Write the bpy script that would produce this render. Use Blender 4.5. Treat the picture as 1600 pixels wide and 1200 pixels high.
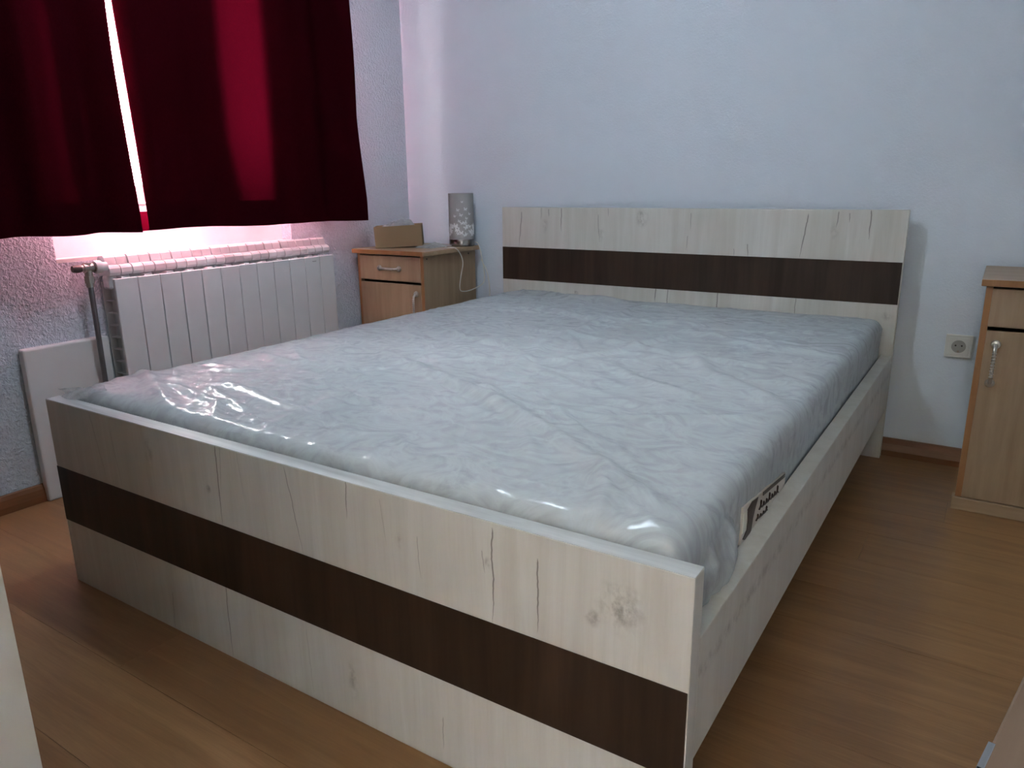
import bpy, bmesh, math, random
from mathutils import Vector, Matrix, noise
random.seed(7)
for o in list(bpy.data.objects): bpy.data.objects.remove(o, do_unlink=True)
scn = bpy.context.scene
COL = scn.collection
PI = math.pi

# ------------------------------------------------------------------ camera
cd = bpy.data.cameras.new('camera')
cam = bpy.data.objects.new('camera', cd); COL.objects.link(cam)
cam.location = (1.9619, -0.8716, 1.0088)
cam.rotation_euler = (1.3092, 0.0119, 0.5735)
cd.sensor_fit = 'HORIZONTAL'; cd.sensor_width = 36.0
cd.lens = 36.0 * 1166.9 / 1600.0
cd.clip_start = 0.02
scn.camera = cam

# ------------------------------------------------------------------ world: bright overcast sky outside the window
SKY = 118.0
wd = bpy.data.worlds.new('sky'); scn.world = wd; wd.use_nodes = True
bg = wd.node_tree.nodes['Background']
bg.inputs['Color'].default_value = (1.0, 0.97, 0.98, 1); bg.inputs['Strength'].default_value = SKY

# portal in the window opening (guides the daylight sampling)
pd = bpy.data.lights.new('window_portal', 'AREA'); pd.shape = 'RECTANGLE'; pd.size = 0.96; pd.size_y = 1.32
pd.cycles.is_portal = True
po = bpy.data.objects.new('window_portal', pd); COL.objects.link(po)
po.location = (-0.93, 0.90, 1.46); po.rotation_euler = (0, -PI/2, 0); po.rotation_euler = Vector((1, 0, 0)).to_track_quat('-Z', 'Y').to_euler()

scn.view_settings.view_transform = 'Standard'; scn.view_settings.look = 'None'
scn.view_settings.gamma = 1.0; scn.view_settings.use_curve_mapping = False
scn.view_settings.exposure = 0.0
scn.cycles.sample_clamp_indirect = 0.0
LAMP_W = 25.0                       # the bulb of the ceiling lamp
LAMP_POS = (0.60, 0.55, 2.33)
LAMP_COL = (0.79, 0.95, 1.10)
HALL_W = 18.0                       # lamp of the hall behind the open doorway
HALL_COL = (1.0, 0.88, 0.52)

# ------------------------------------------------------------------ mesh helpers
def link(name, me, mat=None, parent=None):
    o = bpy.data.objects.new(name, me); COL.objects.link(o)
    if mat is not None and not me.materials: me.materials.append(mat)
    if parent is not None: o.parent = parent
    return o
def empty(name, loc, label, cat, group=None, rotz=0.0):
    o = bpy.data.objects.new(name, None); COL.objects.link(o)
    o.location = loc; o.rotation_euler = (0, 0, rotz); o.empty_display_size = 0.1
    tag(o, label, cat, group); return o
def tag(o, label=None, cat=None, group=None, kind=None):
    if label: o['label'] = label
    if cat: o['category'] = cat
    if group: o['group'] = group
    if kind: o['kind'] = kind
    return o
class MB:
    """collects geometry; origin is subtracted from every point"""
    def __init__(s, origin=(0, 0, 0)):
        s.v = []; s.f = []; s.o = Vector(origin); s.sm = []
    def add(s, verts, faces, smooth=False):
        n = len(s.v)
        s.v += [tuple(Vector(p) - s.o) for p in verts]
        s.f += [tuple(i + n for i in f) for f in faces]; s.sm += [smooth] * len(faces)
        return s
    def box(s, a, b, bev=0.0):
        (x0, y0, z0), (x1, y1, z1) = a, b
        if bev <= 0:
            return s.add([(x0,y0,z0),(x1,y0,z0),(x1,y1,z0),(x0,y1,z0),(x0,y0,z1),(x1,y0,z1),(x1,y1,z1),(x0,y1,z1)],
                         [(0,3,2,1),(4,5,6,7),(0,1,5,4),(1,2,6,5),(2,3,7,6),(3,0,4,7)])
        bm = bmesh.new(); bmesh.ops.create_cube(bm, size=1.0)
        for v in bm.verts: v.co = Vector(((x0+x1)/2 + v.co.x*(x1-x0), (y0+y1)/2 + v.co.y*(y1-y0), (z0+z1)/2 + v.co.z*(z1-z0)))
        bmesh.ops.bevel(bm, geom=bm.edges[:], offset=bev, segments=2, profile=0.5, affect='EDGES')
        s.bm(bm); return s
    def bm(s, bm, smooth=False):
        bm.verts.index_update()
        s.add([v.co.copy() for v in bm.verts], [tuple(v.index for v in f.verts) for f in bm.faces], smooth); bm.free()
    def tube(s, pts, r, n=10, caps=True):
        pts = [Vector(p) for p in pts]; rs = r if isinstance(r, (list, tuple)) else [r]*len(pts)
        verts = []; faces = []; prev = None
        for i, p in enumerate(pts):
            t = (pts[min(i+1, len(pts)-1)] - pts[max(i-1, 0)]).normalized()
            if prev is None:
                a = Vector((0,0,1)) if abs(t.z) < 0.9 else Vector((1,0,0)); u = t.cross(a).normalized()
            else: u = (prev - t*prev.dot(t)).normalized()
            prev = u; w = t.cross(u)
            for k in range(n):
                an = 2*PI*k/n; verts.append(p + (u*math.cos(an) + w*math.sin(an))*rs[i])
        for i in range(len(pts)-1):
            for k in range(n):
                a = i*n+k; b = i*n+(k+1) % n; faces.append((a, b, b+n, a+n))
        if caps: faces.append(tuple(range(n-1, -1, -1))); faces.append(tuple((len(pts)-1)*n + k for k in range(n)))
        return s.add(verts, faces, True)
    def lathe(s, prof, c, n=40, axis='Z'):
        verts = []; faces = []
        for (r, h) in prof:
            for k in range(n):
                a = 2*PI*k/n; q = (r*math.cos(a), r*math.sin(a), h)
                if axis == 'X': q = (h, q[0], q[1])
                if axis == 'Y': q = (q[0], h, q[1])
                verts.append(Vector(c) + Vector(q))
        for i in range(len(prof)-1):
            for k in range(n):
                a = i*n+k; b = i*n+(k+1) % n; faces.append((a, b, b+n, a+n))
        return s.add(verts, faces, True)
    def prism(s, poly, axis, a, b):
        """poly in the two other axes, extruded along axis from a to b"""
        n = len(poly); V = []
        for h in (a, b):
            for (p, q) in poly:
                V.append({'Y': (p, h, q), 'X': (h, p, q), 'Z': (p, q, h)}[axis])
        F = [tuple(range(n-1, -1, -1)), tuple(range(n, 2*n))] + [(i, (i+1) % n, n+(i+1) % n, n+i) for i in range(n)]
        return s.add(V, F)
    def mesh(s, name, autosmooth=True):
        me = bpy.data.meshes.new(name); me.from_pydata(s.v, [], s.f)
        bm = bmesh.new(); bm.from_mesh(me); bmesh.ops.recalc_face_normals(bm, faces=bm.faces[:]); bm.to_mesh(me); bm.free()
        me.polygons.foreach_set('use_smooth', s.sm)
        if any(s.sm):
            try: me.set_sharp_from_angle(angle=math.radians(40))
            except Exception: pass
        me.update(); return me
    def build(s, name, mat, parent=None):
        return link(name, s.mesh(name), mat, parent)
def grid(name, fn, nu, nv, mat, parent=None, origin=(0,0,0)):
    """smooth sheet: fn(u,v) -> point, u,v in 0..1"""
    o = Vector(origin)
    V = [tuple(Vector(fn(i/nu, j/nv)) - o) for j in range(nv+1) for i in range(nu+1)]
    F = [(j*(nu+1)+i, j*(nu+1)+i+1, (j+1)*(nu+1)+i+1, (j+1)*(nu+1)+i) for j in range(nv) for i in range(nu)]
    me = bpy.data.meshes.new(name); me.from_pydata(V, [], F)
    me.polygons.foreach_set('use_smooth', [True]*len(F)); me.update()
    return link(name, me, mat, parent)

# ------------------------------------------------------------------ material helpers
class NT:
    def __init__(s, name):
        s.m = bpy.data.materials.new(name); s.m.use_nodes = True; s.t = s.m.node_tree; s.t.nodes.clear()
        s.out = s.n('ShaderNodeOutputMaterial')
    def n(s, typ, **kw):
        nd = s.t.nodes.new(typ)
        for k, v in kw.items(): setattr(nd, k, v)
        return nd
    def put(s, sock, v):
        if isinstance(v, bpy.types.NodeSocket): s.t.links.new(v, sock)
        elif v is not None:
            if sock.type == 'RGBA' and len(v) == 3: v = (*v, 1)
            sock.default_value = v
    def math(s, op, a, b=None, c=None, clamp=False):
        nd = s.n('ShaderNodeMath', operation=op); nd.use_clamp = clamp
        for i, v in enumerate((a, b, c)):
            if v is not None: s.put(nd.inputs[i], v)
        return nd.outputs[0]
    def remap(s, v, a, b, c=0.0, d=1.0, smooth=False):
        nd = s.n('ShaderNodeMapRange'); nd.clamp = True
        if smooth: nd.interpolation_type = 'SMOOTHSTEP'
        for i, q in enumerate((v, a, b, c, d)): s.put(nd.inputs[i], q)
        return nd.outputs[0]
    def mix(s, fac, a, b, blend='MIX'):
        nd = s.n('ShaderNodeMix', data_type='RGBA', blend_type=blend)
        s.put(nd.inputs[0], fac); s.put(nd.inputs[6], a); s.put(nd.inputs[7], b); return nd.outputs[2]
    def coord(s, scale=(1,1,1), loc=(0,0,0), kind='Object', rot=(0,0,0)):
        tc = s.n('ShaderNodeTexCoord'); mp = s.n('ShaderNodeMapping')
        s.t.links.new(tc.outputs[kind], mp.inputs[0])
        s.put(mp.inputs['Scale'], scale); s.put(mp.inputs['Location'], loc); s.put(mp.inputs['Rotation'], rot)
        return mp.outputs[0]
    def noise(s, vec, scale, detail=3, rough=0.5, dist=0.0):
        nd = s.n('ShaderNodeTexNoise'); s.put(nd.inputs['Vector'], vec); s.put(nd.inputs['Scale'], scale)
        s.put(nd.inputs['Detail'], detail); s.put(nd.inputs['Roughness'], rough); s.put(nd.inputs['Distortion'], dist)
        return nd.outputs[0]
    def bump(s, h, strength, dist=0.002, nrm=None):
        nd = s.n('ShaderNodeBump'); s.put(nd.inputs['Height'], h); s.put(nd.inputs['Strength'], strength); s.put(nd.inputs['Distance'], dist)
        if nrm is not None: s.put(nd.inputs['Normal'], nrm)
        return nd.outputs[0]
    def principled(s, color, rough=0.5, metal=0.0, spec=0.5, normal=None):
        p = s.n('ShaderNodeBsdfPrincipled')
        s.put(p.inputs['Base Color'], color); s.put(p.inputs['Roughness'], rough); s.put(p.inputs['Metallic'], metal)
        s.put(p.inputs['Specular IOR Level'], spec)
        if normal is not None: s.put(p.inputs['Normal'], normal)
        s.t.links.new(p.outputs[0], s.out.inputs[0]); return p
def plain(name, col, rough=0.5, metal=0.0, spec=0.5, bump=0.0, bscale=300):
    t = NT(name); c = t.coord(); v = t.noise(c, 6, 3)
    col2 = t.mix(t.remap(v, .3, .7), tuple(k*.94 for k in col), tuple(min(1, k*1.04) for k in col))
    nrm = t.bump(t.noise(c, bscale, 2), bump, .001) if bump else None
    t.principled(col2, rough, metal, spec, nrm); return t.m

def wall_mat(name, scale, strength, col):
    t = NT(name); c = t.coord()
    a = t.noise(c, scale, 3, 0.55, 0.6); b = t.noise(c, scale*3.1, 2, 0.5); big = t.noise(c, 1.3, 3)
    h = t.math('ADD', t.remap(a, .38, .68, 0, 1, True), t.math('MULTIPLY', b, .35))
    col2 = t.mix(t.remap(big, .3, .7), tuple(k*.955 for k in col), col)
    t.principled(col2, 0.62, 0, 0.35, t.bump(h, strength, 0.004)); return t.m
M = {}
M['wall_rough'] = wall_mat('plaster_rough', 95, 1.0, (.715, .775, .85))
M['wall_fine'] = wall_mat('plaster_fine', 120, 0.20, (.715, .775, .85))
M['wall_cream'] = wall_mat('plaster_cream', 120, 0.20, (.66, .62, .48))  # unseen front wall, tinted cream to warm the light it bounces
M['ceil'] = plain('ceiling_paint', (.80, .80, .78), .8)

def plank_mat():
    t = NT('laminate'); oi = t.n('ShaderNodeObjectInfo')
    tc = t.n('ShaderNodeTexCoord'); ad = t.n('ShaderNodeVectorMath', operation='ADD'); sc = t.n('ShaderNodeCombineXYZ')
    t.put(sc.inputs[0], t.math('MULTIPLY', oi.outputs['Random'], 37.0)); t.put(sc.inputs[1], t.math('MULTIPLY', oi.outputs['Random'], 11.0))
    t.t.links.new(tc.outputs['Object'], ad.inputs[0]); t.t.links.new(sc.outputs[0], ad.inputs[1])
    mp = t.n('ShaderNodeMapping'); t.t.links.new(ad.outputs[0], mp.inputs[0]); t.put(mp.inputs['Scale'], (1.1, 13, 1))
    g = t.noise(mp.outputs[0], 2.2, 5, 0.6, 0.9)
    mp2 = t.n('ShaderNodeMapping'); t.t.links.new(ad.outputs[0], mp2.inputs[0]); t.put(mp2.inputs['Scale'], (4, 90, 1))
    f = t.noise(mp2.outputs[0], 3, 3, 0.6)
    c = t.mix(t.remap(g, .28, .72), (.235, .112, .043), (.40, .215, .094))
    c = t.mix(t.remap(f, .35, .75, 0, .35), c, (.20, .094, .037))
    c = t.mix(t.math('MULTIPLY', oi.outputs['Random'], .35), c, (.33, .18, .080))
    t.principled(c, t.remap(g, .2, .8, .30, .42), 0, .45, t.bump(f, .08, .001)); return t.m
M['plank'] = plank_mat()
M['subfloor'] = plain('subfloor', (.06, .035, .02), .8)

def wood(name, ca, cb, axis='Z', rough=.42, scale=1.0, spec=.4):
    """streaky wood grain along axis"""
    t = NT(name); st = {'Z': (16, 16, 1.1), 'X': (1.1, 16, 16), 'Y': (16, 1.1, 16)}[axis]
    c = t.coord(tuple(k*scale for k in st)); g = t.noise(c, 1.6, 5, .6, .4)
    c2 = t.coord(tuple(k*scale*5 for k in st)); f = t.noise(c2, 2.0, 3, .6)
    col = t.mix(t.remap(g, .3, .72), ca, cb); col = t.mix(t.remap(f, .4, .8, 0, .30), col, ca)
    t.principled(col, rough, 0, spec, t.bump(f, .06, .001)); return t.m
M['beech'] = wood('beech_panel', (.30, .20, .12), (.42, .30, .19), 'Z')
M['beech_x'] = wood('beech_top', (.34, .225, .135), (.46, .33, .21), 'X')
M['beech_edge'] = wood('beech_edge', (.30, .135, .050), (.38, .185, .075), 'Z')
M['baseboard'] = wood('baseboard_wood', (.17, .066, .026), (.27, .115, .048), 'X', .4)
M['baseboard_y'] = wood('baseboard_wood_y', (.17, .066, .026), (.27, .115, .048), 'Y', .4)

def cracked(name, cracks, knots, seed=0.0):
    """pale craft-oak print with vertical grain, thin dark cracks (x0,z0,x1,z1,width,strength) and knots (x,z,rx,rz,strength)"""
    t = NT(name); c = t.coord((14, 14, .9), (seed, 0, seed)); g = t.noise(c, 1.5, 5, .62, .5)
    c3 = t.coord((3.0, 3.0, .45), (seed*2, 0, 0)); big = t.noise(c3, 1.3, 3, .5)
    c2 = t.coord((120, 120, 5), (seed, 0, 0)); f = t.noise(c2, 1.6, 3, .6)
    col = t.mix(t.remap(g, .28, .72), (.56, .54, .485), (.70, .69, .645))
    col = t.mix(t.remap(big, .35, .7, 0, .5), col, (.60, .565, .50))
    col = t.mix(t.remap(f, .5, .85, 0, .20), col, (.42, .38, .32))
    tc = t.n('ShaderNodeTexCoord'); sp = t.n('ShaderNodeSeparateXYZ'); t.t.links.new(tc.outputs['Object'], sp.inputs[0])
    X, Z = sp.outputs[0], sp.outputs[2]
    wv = t.coord((3, 3, 26), (seed, 0, 0)); wob = t.math('MULTIPLY', t.math('SUBTRACT', t.noise(wv, 1.0, 3), .5), .010)
    XW = t.math('ADD', X, wob)
    tot = None
    for (x0, z0, x1, z1, w, st) in cracks:
        u = t.math('DIVIDE', t.math('SUBTRACT', Z, z0), (z1 - z0))
        d = t.math('ABSOLUTE', t.math('SUBTRACT', XW, t.math('MULTIPLY_ADD', u, x1 - x0, x0)))
        prof = t.math('MULTIPLY', t.remap(u, 0, .06), t.remap(u, .6, 1.0, 1, 0))
        k = t.math('MULTIPLY', t.remap(d, 0, t.math('MULTIPLY_ADD', prof, w*.8, .0003), st, 0), t.remap(prof, 0, .12))
        tot = k if tot is None else t.math('MAXIMUM', tot, k)
    if tot is not None: col = t.mix(tot, col, (.07, .055, .045))
    kt = None; kn = t.noise(t.coord((30, 30, 22), (seed, 0, 0)), 1.6, 4, .65)
    for (x, z, rx, rz, st) in knots:
        dx = t.math('DIVIDE', t.math('SUBTRACT', X, x), rx); dz = t.math('DIVIDE', t.math('SUBTRACT', Z, z), rz)
        d = t.math('SQRT', t.math('ADD', t.math('MULTIPLY', dx, dx), t.math('MULTIPLY', dz, dz)))
        k = t.math('MULTIPLY', t.remap(d, .1, 1, st, 0, True), t.remap(kn, .42, .68))
        kt = k if kt is None else t.math('MAXIMUM', kt, k)
    if kt is not None: col = t.mix(kt, col, (.19, .165, .14))
    t.principled(col, .42, 0, .4, t.bump(f, .05, .001)); return t.m
M['foot_oak'] = cracked('craft_oak_footboard',
    [(.672,.505,.668,.325,.0022,.95), (.688,.505,.676,.40,.0012,.5), (1.041,.505,1.037,.43,.0016,.85), (.880,.50,.912,.325,.0016,.7), (1.354,.495,1.354,.325,.0022,.95),
     (1.437,.465,1.437,.335,.0022,.9), (.651,.18,.648,.0,.0022,.85), (.444,.10,.434,.0,.0016,.6), (1.24,.10,1.238,.03,.0014,.6), (.20,.50,.235,.33,.0014,.45), (.28,.47,.30,.33,.0012,.4),
     (.90,.16,.905,.01,.0010,.4), (.74,.505,.75,.40,.0010,.35), (1.12,.49,1.13,.40,.0010,.35), (1.20,.44,1.205,.36,.0012,.5), (1.335,.45,1.338,.41,.0012,.6), (.30,.17,.31,.10,.0010,.4)],
    [(1.575,.425,.05,.055,.9), (1.53,.395,.02,.02,.8), (.633,.40,.014,.012,1.0), (1.345,.43,.010,.014,.9), (.43,.44,.02,.05,.6), (1.022,.09,.02,.06,.55), (1.16,.42,.012,.02,.6)], 1.7)
M['head_oak'] = cracked('craft_oak_headboard',
    [(.107,.89,.091,.727,.0030,.9), (.211,.906,.208,.85,.0022,.6), (.248,.90,.248,.865,.0026,.8), (.313,.906,.313,.80,.0030,.9), (.492,.88,.503,.76,.0026,.6), (.905,.89,.904,.82,.0022,.6),
     (.895,.80,.890,.74,.0022,.6), (1.351,.892,1.332,.727,.0032,.95), (1.455,.90,1.450,.84,.0028,.8), (1.492,.895,1.492,.86,.0022,.8), (1.562,.906,1.562,.80,.0030,.9), (1.137,.775,1.139,.725,.0026,.8),
     (1.085,.755,1.085,.725,.0018,.6), (1.03,.58,1.031,.48,.0030,.9), (.82,.58,.819,.48,.0028,.8), (.766,.58,.765,.52,.0040,.8), (1.331,.58,1.331,.48,.0022,.7), (.54,.905,.54,.87,.002,.5)],
    [(.695,.865,.035,.05,.7), (.39,.535,.02,.014,1.0), (1.648,.535,.03,.02,.6), (.23,.83,.02,.05,.4), (1.445,.83,.02,.04,.5), (.51,.80,.02,.05,.4)], 4.3)
M['side_oak'] = cracked('craft_oak_rail', [], [(1.68,.33,.02,.02,.5)], 8.1)
M['edge_oak'] = wood('craft_oak_edge', (.40, .42, .42), (.72, .75, .75), 'X', .45)
M['dark_oak'] = wood('dark_oak_band', (.020, .0105, .0065), (.062, .034, .021), 'Z', .5, .6, .3)
M['slat'] = wood('slat_wood', (.45, .33, .2), (.6, .46, .3), 'X')

# ------------------------------------------------------------------ room shell
XL, XR, YF, YB, ZC = -0.635, 2.90, -1.12, 2.165, 2.50
T = 0.32
WY0, WY1, WZ0, WZ1 = 0.39, 1.38, 0.775, 2.12      # window opening
def struct(o): o['kind'] = 'structure'; return o
floor = struct(MB().box((XL-T, YF-.2, -.06), (XR+.2, YB+.2, -.008)).build('floor', M['subfloor']))
ceiling = struct(MB().box((XL-T, YF-.2, ZC), (XR+.2, YB+.2, ZC+.12)).build('ceiling', M['ceil']))
struct(MB().box((XL-T, YB, -.06), (XR+.2, YB+.2, ZC)).build('wall_back', M['wall_fine']))
DX0, DX1, DZ = 1.50, 2.36, 2.06          # open doorway behind the photographer
struct(MB().box((XL-T, YF-.2, -.06), (DX0, YF, ZC)).box((DX1, YF-.2, -.06), (XR+.2, YF, ZC)).box((DX0, YF-.2, DZ), (DX1, YF, ZC)).build('wall_front', M['wall_cream']))
HY = -2.75
struct(MB().box((.55, HY-.1, -.06), (3.25, HY, ZC)).box((.45, HY-.1, -.06), (.55, YF-.2, ZC)).box((3.25, HY-.1, -.06), (3.35, YF-.2, ZC)).build('wall_hall', M['wall_fine']))
struct(MB().box((.45, HY-.1, ZC), (3.35, YF-.2, ZC+.12)).build('ceiling_hall', M['ceil']))
struct(MB().box((.45, HY-.1, -.06), (3.35, YF, -.001)).build('floor_hall', M['plank']))
struct(MB().box((DX0, YF-.21, 0), (DX0+.03, YF+.012, DZ)).box((DX1-.03, YF-.21, 0), (DX1, YF+.012, DZ)).box((DX0+.03, YF-.21, DZ-.03), (DX1-.03, YF+.012, DZ)).build('trim_2', M['ceil']))
struct(MB().box((XR, YF, -.06), (XR+.2, YB, ZC)).build('wall_right', M['wall_fine']))
wl = MB()
wl.box((XL-T, YF, -.06), (XL, WY0, ZC)); wl.box((XL-T, WY1, -.06), (XL, YB, ZC))
wl.box((XL-T, WY0, -.06), (XL, WY1, WZ0)); wl.box((XL-T, WY0, WZ1), (XL, WY1, ZC))
struct(wl.build('wall_left', M['wall_rough']))
# floor planks, running along X
PW, PL = 0.193, 1.292
shared = {}
row = 0; y = YF
while y < YB - .001:
    y1 = min(y + PW, YB); off = (row * 0.43) % 1.0 * PL; x = XL - off
    while x < XR:
        a, b = max(x, XL), min(x + PL, XR)
        if b - a > .02:
            key = (round(b-a, 3), round(y1-y, 3))
            if key not in shared:
                m = MB(); w, d = (b-a)/2 - .0004, (y1-y)/2 - .0004
                m.box((-w, -d, -.008), (w, d, 0)); shared[key] = m.mesh('plank')
            p = link('plank', shared[key], M['plank'], floor); p.location = ((a+b)/2, (y+y1)/2, 0)
        x += PL
    y += PW; row += 1
# baseboards with a rounded top
def base_profile(d, h): return [(0, 0), (-d, 0), (-d, h*.35), (-d*.75, h*.75), (-d*.45, h*.95), (-d*.25, h), (0, h)]
m = MB()
m.add(*(lambda P, a, b: ([(a, YB+p, q) for p, q in P] + [(b, YB+p, q) for p, q in P],
      [tuple(range(len(P)-1, -1, -1)), tuple(range(len(P), 2*len(P)))] + [(i, (i+1) % len(P), len(P)+(i+1) % len(P), len(P)+i) for i in range(len(P))]))(base_profile(.042, .06), XL, XR))
struct(m.build('baseboard_back', M['baseboard']))
m = MB(); P = [(XL - p*.42, q) for p, q in base_profile(.042, .06)]
m.prism(P, 'Y', YF, YB-.042); struct(m.build('baseboard_left', M['baseboard_y']))

# window: frame, two sashes with glass, sill
M['white_paint'] = plain('white_lacquer', (.80, .80, .79), .3, 0, .5)
M['sill'] = plain('white_sill', (.82, .80, .79), .35)
def glass_mat():
    t = NT('window_glass'); tr = t.n('ShaderNodeBsdfTransparent'); t.put(tr.inputs[0], (.95, .96, .96))
    gl = t.n('ShaderNodeBsdfGlossy'); t.put(gl.inputs['Roughness'], .02); fr = t.n('ShaderNodeFresnel'); t.put(fr.inputs[0], 1.45)
    mx = t.n('ShaderNodeMixShader'); t.put(mx.inputs[0], fr.outputs[0]); t.t.links.new(tr.outputs[0], mx.inputs[1]); t.t.links.new(gl.outputs[0], mx.inputs[2])
    t.t.links.new(mx.outputs[0], t.out.inputs[0]); return t.m
M['glass'] = glass_mat()
xw = XL - .09
m = MB(); fw = .05
m.box((xw-.03, WY0, WZ0), (xw+.03, WY0+fw, WZ1)); m.box((xw-.03, WY1-fw, WZ0), (xw+.03, WY1, WZ1))
FB = .18  # bottom rail deepened to keep direct sky off the mattress
m.box((xw-.03, WY0+fw, WZ0), (xw+.03, WY1-fw, WZ0+FB)); m.box((xw-.03, WY0+fw, WZ1-fw), (xw+.03, WY1-fw, WZ1))
win = struct(m.build('window_1', M['white_paint']))
ymid = (WY0 + WY1)/2
for (a, b) in ((WY0+fw, ymid-.001), (ymid+.001, WY1-fw)):
    m = MB(); s = .045
    m.box((xw-.02, a, WZ0+FB), (xw+.045, a+s, WZ1-fw)); m.box((xw-.02, b-s, WZ0+FB), (xw+.045, b, WZ1-fw))
    m.box((xw-.02, a+s, WZ0+FB), (xw+.045, b-s, WZ0+FB+s+.02)); m.box((xw-.02, a+s, WZ1-fw-s), (xw+.045, b-s, WZ1-fw))
    sash = m.build('sash', M['white_paint'], win)
    MB().box((xw+.008, a+s, WZ0+FB+s+.02), (xw+.012, b-s, WZ1-fw-s)).build('pane', M['glass'], sash)
struct(MB().box((XL-.058, WY0+.001, WZ0), (XL-.001, WY1-.001, WZ0+.012)).build('trim_1', M['sill']))
bpy.data.objects['trim_1']['label'] = 'white window sill above the radiator'

# white painted board standing against the wall beside / behind the radiator
M['board_white'] = plain('white_board', (.72, .72, .72), .5, 0, .4, .25, 140)
b = MB().box((XL+.002, .225, .0), (-.600, .505, .518), .006).build('wall_board', M['board_white'])
tag(b, 'white painted board standing on the floor against the wall behind the radiator', 'board')

# ------------------------------------------------------------------ bed
W, L, TF = 1.68, 2.079, 0.037
bed = empty('double_bed', (0, 0, 0), 'pale oak double bed frame with dark brown bands on headboard and footboard', 'bed')
HF, HH = .5027, .9058
fb = MB().box((0, 0, 0), (W, TF, HF), .0012).build('footboard', M['foot_oak'], bed)
tag(MB().box((.0008, -.0012, .177), (W-.0018, .0004, .3256)).build('dark_band', M['dark_oak'], fb), 'dark brown wood band across the footboard')
MB().box((.0006, .0008, HF-.0004), (W-.0006, TF-.0008, HF+.0009)).build('edge_band', M['edge_oak'], fb)
hb = MB().box((0, L, 0), (W, L+TF, HH), .0012).build('headboard', M['head_oak'], bed)
tag(MB().box((.0008, L-.0012, .578), (W-.0018, L+.0004, .7269)).build('dark_band', M['dark_oak'], hb), 'dark brown wood band across the headboard')
MB().box((.0006, L+.0008, HH-.0004), (W-.0006, L+TF-.0008, HH+.0009)).build('edge_band', M['edge_oak'], hb)
for (a, b_) in ((0.0, .036), (W-.036, W)):
    r = MB().box((a, TF, .1906), (b_, L, .392), .0012).build('side_rail', M['side_oak'], bed)
    MB().box((a+.0008, TF+.0005, .3917), (b_-.0008, L-.0005, .3928)).build('edge_band', M['side_oak'], r)
m = MB().box((.0362, TF+.02, .235), (.062, L-.02, .262)).box((W-.062, TF+.02, .235), (W-.0362, L-.02, .262))
m.box((W/2-.02, TF+.001, .20), (W/2+.02, L-.001, .262)); m.build('support_batten', M['slat'], bed)
slm = MB().box((-.80, -.045, 0), (.80, .045, .018), .003).mesh('slat')
for k in range(13):
    s = link('slat', slm, M['slat'], bed); s.location = (W/2, .12 + k*.153, .262)

# mattress: rounded block
MX0, MX1, MY0, MY1, MZ0, MZ1, MR = .044, 1.636, .046, 2.068, .281, .521, .034
def rounded(p, r=MR, x0=MX0, x1=MX1, y0=MY0, y1=MY1, z0=MZ0, z1=MZ1):
    q = Vector((min(max(p[0], x0+r), x1-r), min(max(p[1], y0+r), y1-r), min(max(p[2], z0+r), z1-r)))
    d = Vector(p) - q
    n = d.normalized() if d.length > 1e-9 else Vector((0, 0, 1))
    return q + n*r, n
def block(nx, ny, nz, fn, top_only=False):
    V = []; F = []; idx = {}
    def vid(p):
        k = tuple(round(c, 6) for c in p)
        if k not in idx:
            idx[k] = len(V); V.append(fn(p))
        return idx[k]
    def lin(a, b, n): return [a + (b-a)*i/n for i in range(n+1)]
    def ease(a, b, n, r):        # extra density in the rounded zones
        out = []; ne = 5
        out += [a + r*(1-math.cos(.5*PI*i/ne))*1.0 for i in range(ne)]
        out += [a + r + (b-a-2*r)*i/(n) for i in range(n+1)]
        out += [b - r*(1-math.cos(.5*PI*(ne-1-i)/ne)) for i in range(ne)]
        return out
    xs, ys, zs = ease(MX0, MX1, nx, MR), ease(MY0, MY1, ny, MR), ease(MZ0, MZ1, nz, MR)
    def face(A, B, f, flip):
        for i in range(len(A)-1):
            for j in range(len(B)-1):
                q = [vid(f(A[i], B[j])), vid(f(A[i+1], B[j])), vid(f(A[i+1], B[j+1])), vid(f(A[i], B[j+1]))]
                if len(set(q)) < 3: continue
                F.append(tuple(q[::-1] if flip else q))
    face(xs, ys, lambda a, b: (a, b, MZ1), False)
    if not top_only: face(xs, ys, lambda a, b: (a, b, MZ0), True)
    face(xs, zs, lambda a, b: (a, MY0, b), False); face(xs, zs, lambda a, b: (a, MY1, b), True)
    face(ys, zs, lambda a, b: (MX0, a, b), True); face(ys, zs, lambda a, b: (MX1, a, b), False)
    return V, F
def crown(p): 
    u = max(0, 1-abs((p[0]-W/2)/.78)**3); v = max(0, 1-abs((p[1]-1.06)/1.0)**3)
    return .010*u*v
mat_o = Vector((W/2, 1.06, .281))
def matt(p):
    q, n = rounded(p); 
    if p[2] > .45: q.z += crown(p)
    s = noise.noise(Vector((p[0]*9, p[1]*9, p[2]*9)))*.0015
    return tuple(q + n*s - mat_o)
V, F = block(40, 50, 6, matt)
me = bpy.data.meshes.new('mattress'); me.from_pydata(V, [], F); me.polygons.foreach_set('use_smooth', [True]*len(F)); me.update()
def fabric_mat():
    t = NT('mattress_fabric'); c = t.coord()
    h = t.noise(c, 26, 3, .5, .4); w = t.noise(c, 420, 2)
    col = t.mix(t.remap(h, .35, .65), (.70, .73, .75), (.76, .785, .80))
    t.principled(col, .85, 0, .15, t.bump(t.math('ADD', h, t.math('MULTIPLY', w, .15)), .25, .006)); return t.m
mattress = empty('mattress', mat_o, 'white mattress in clear plastic wrapping lying in the bed frame', 'mattress')
link('cover', me, fabric_mat(), mattress)

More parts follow.
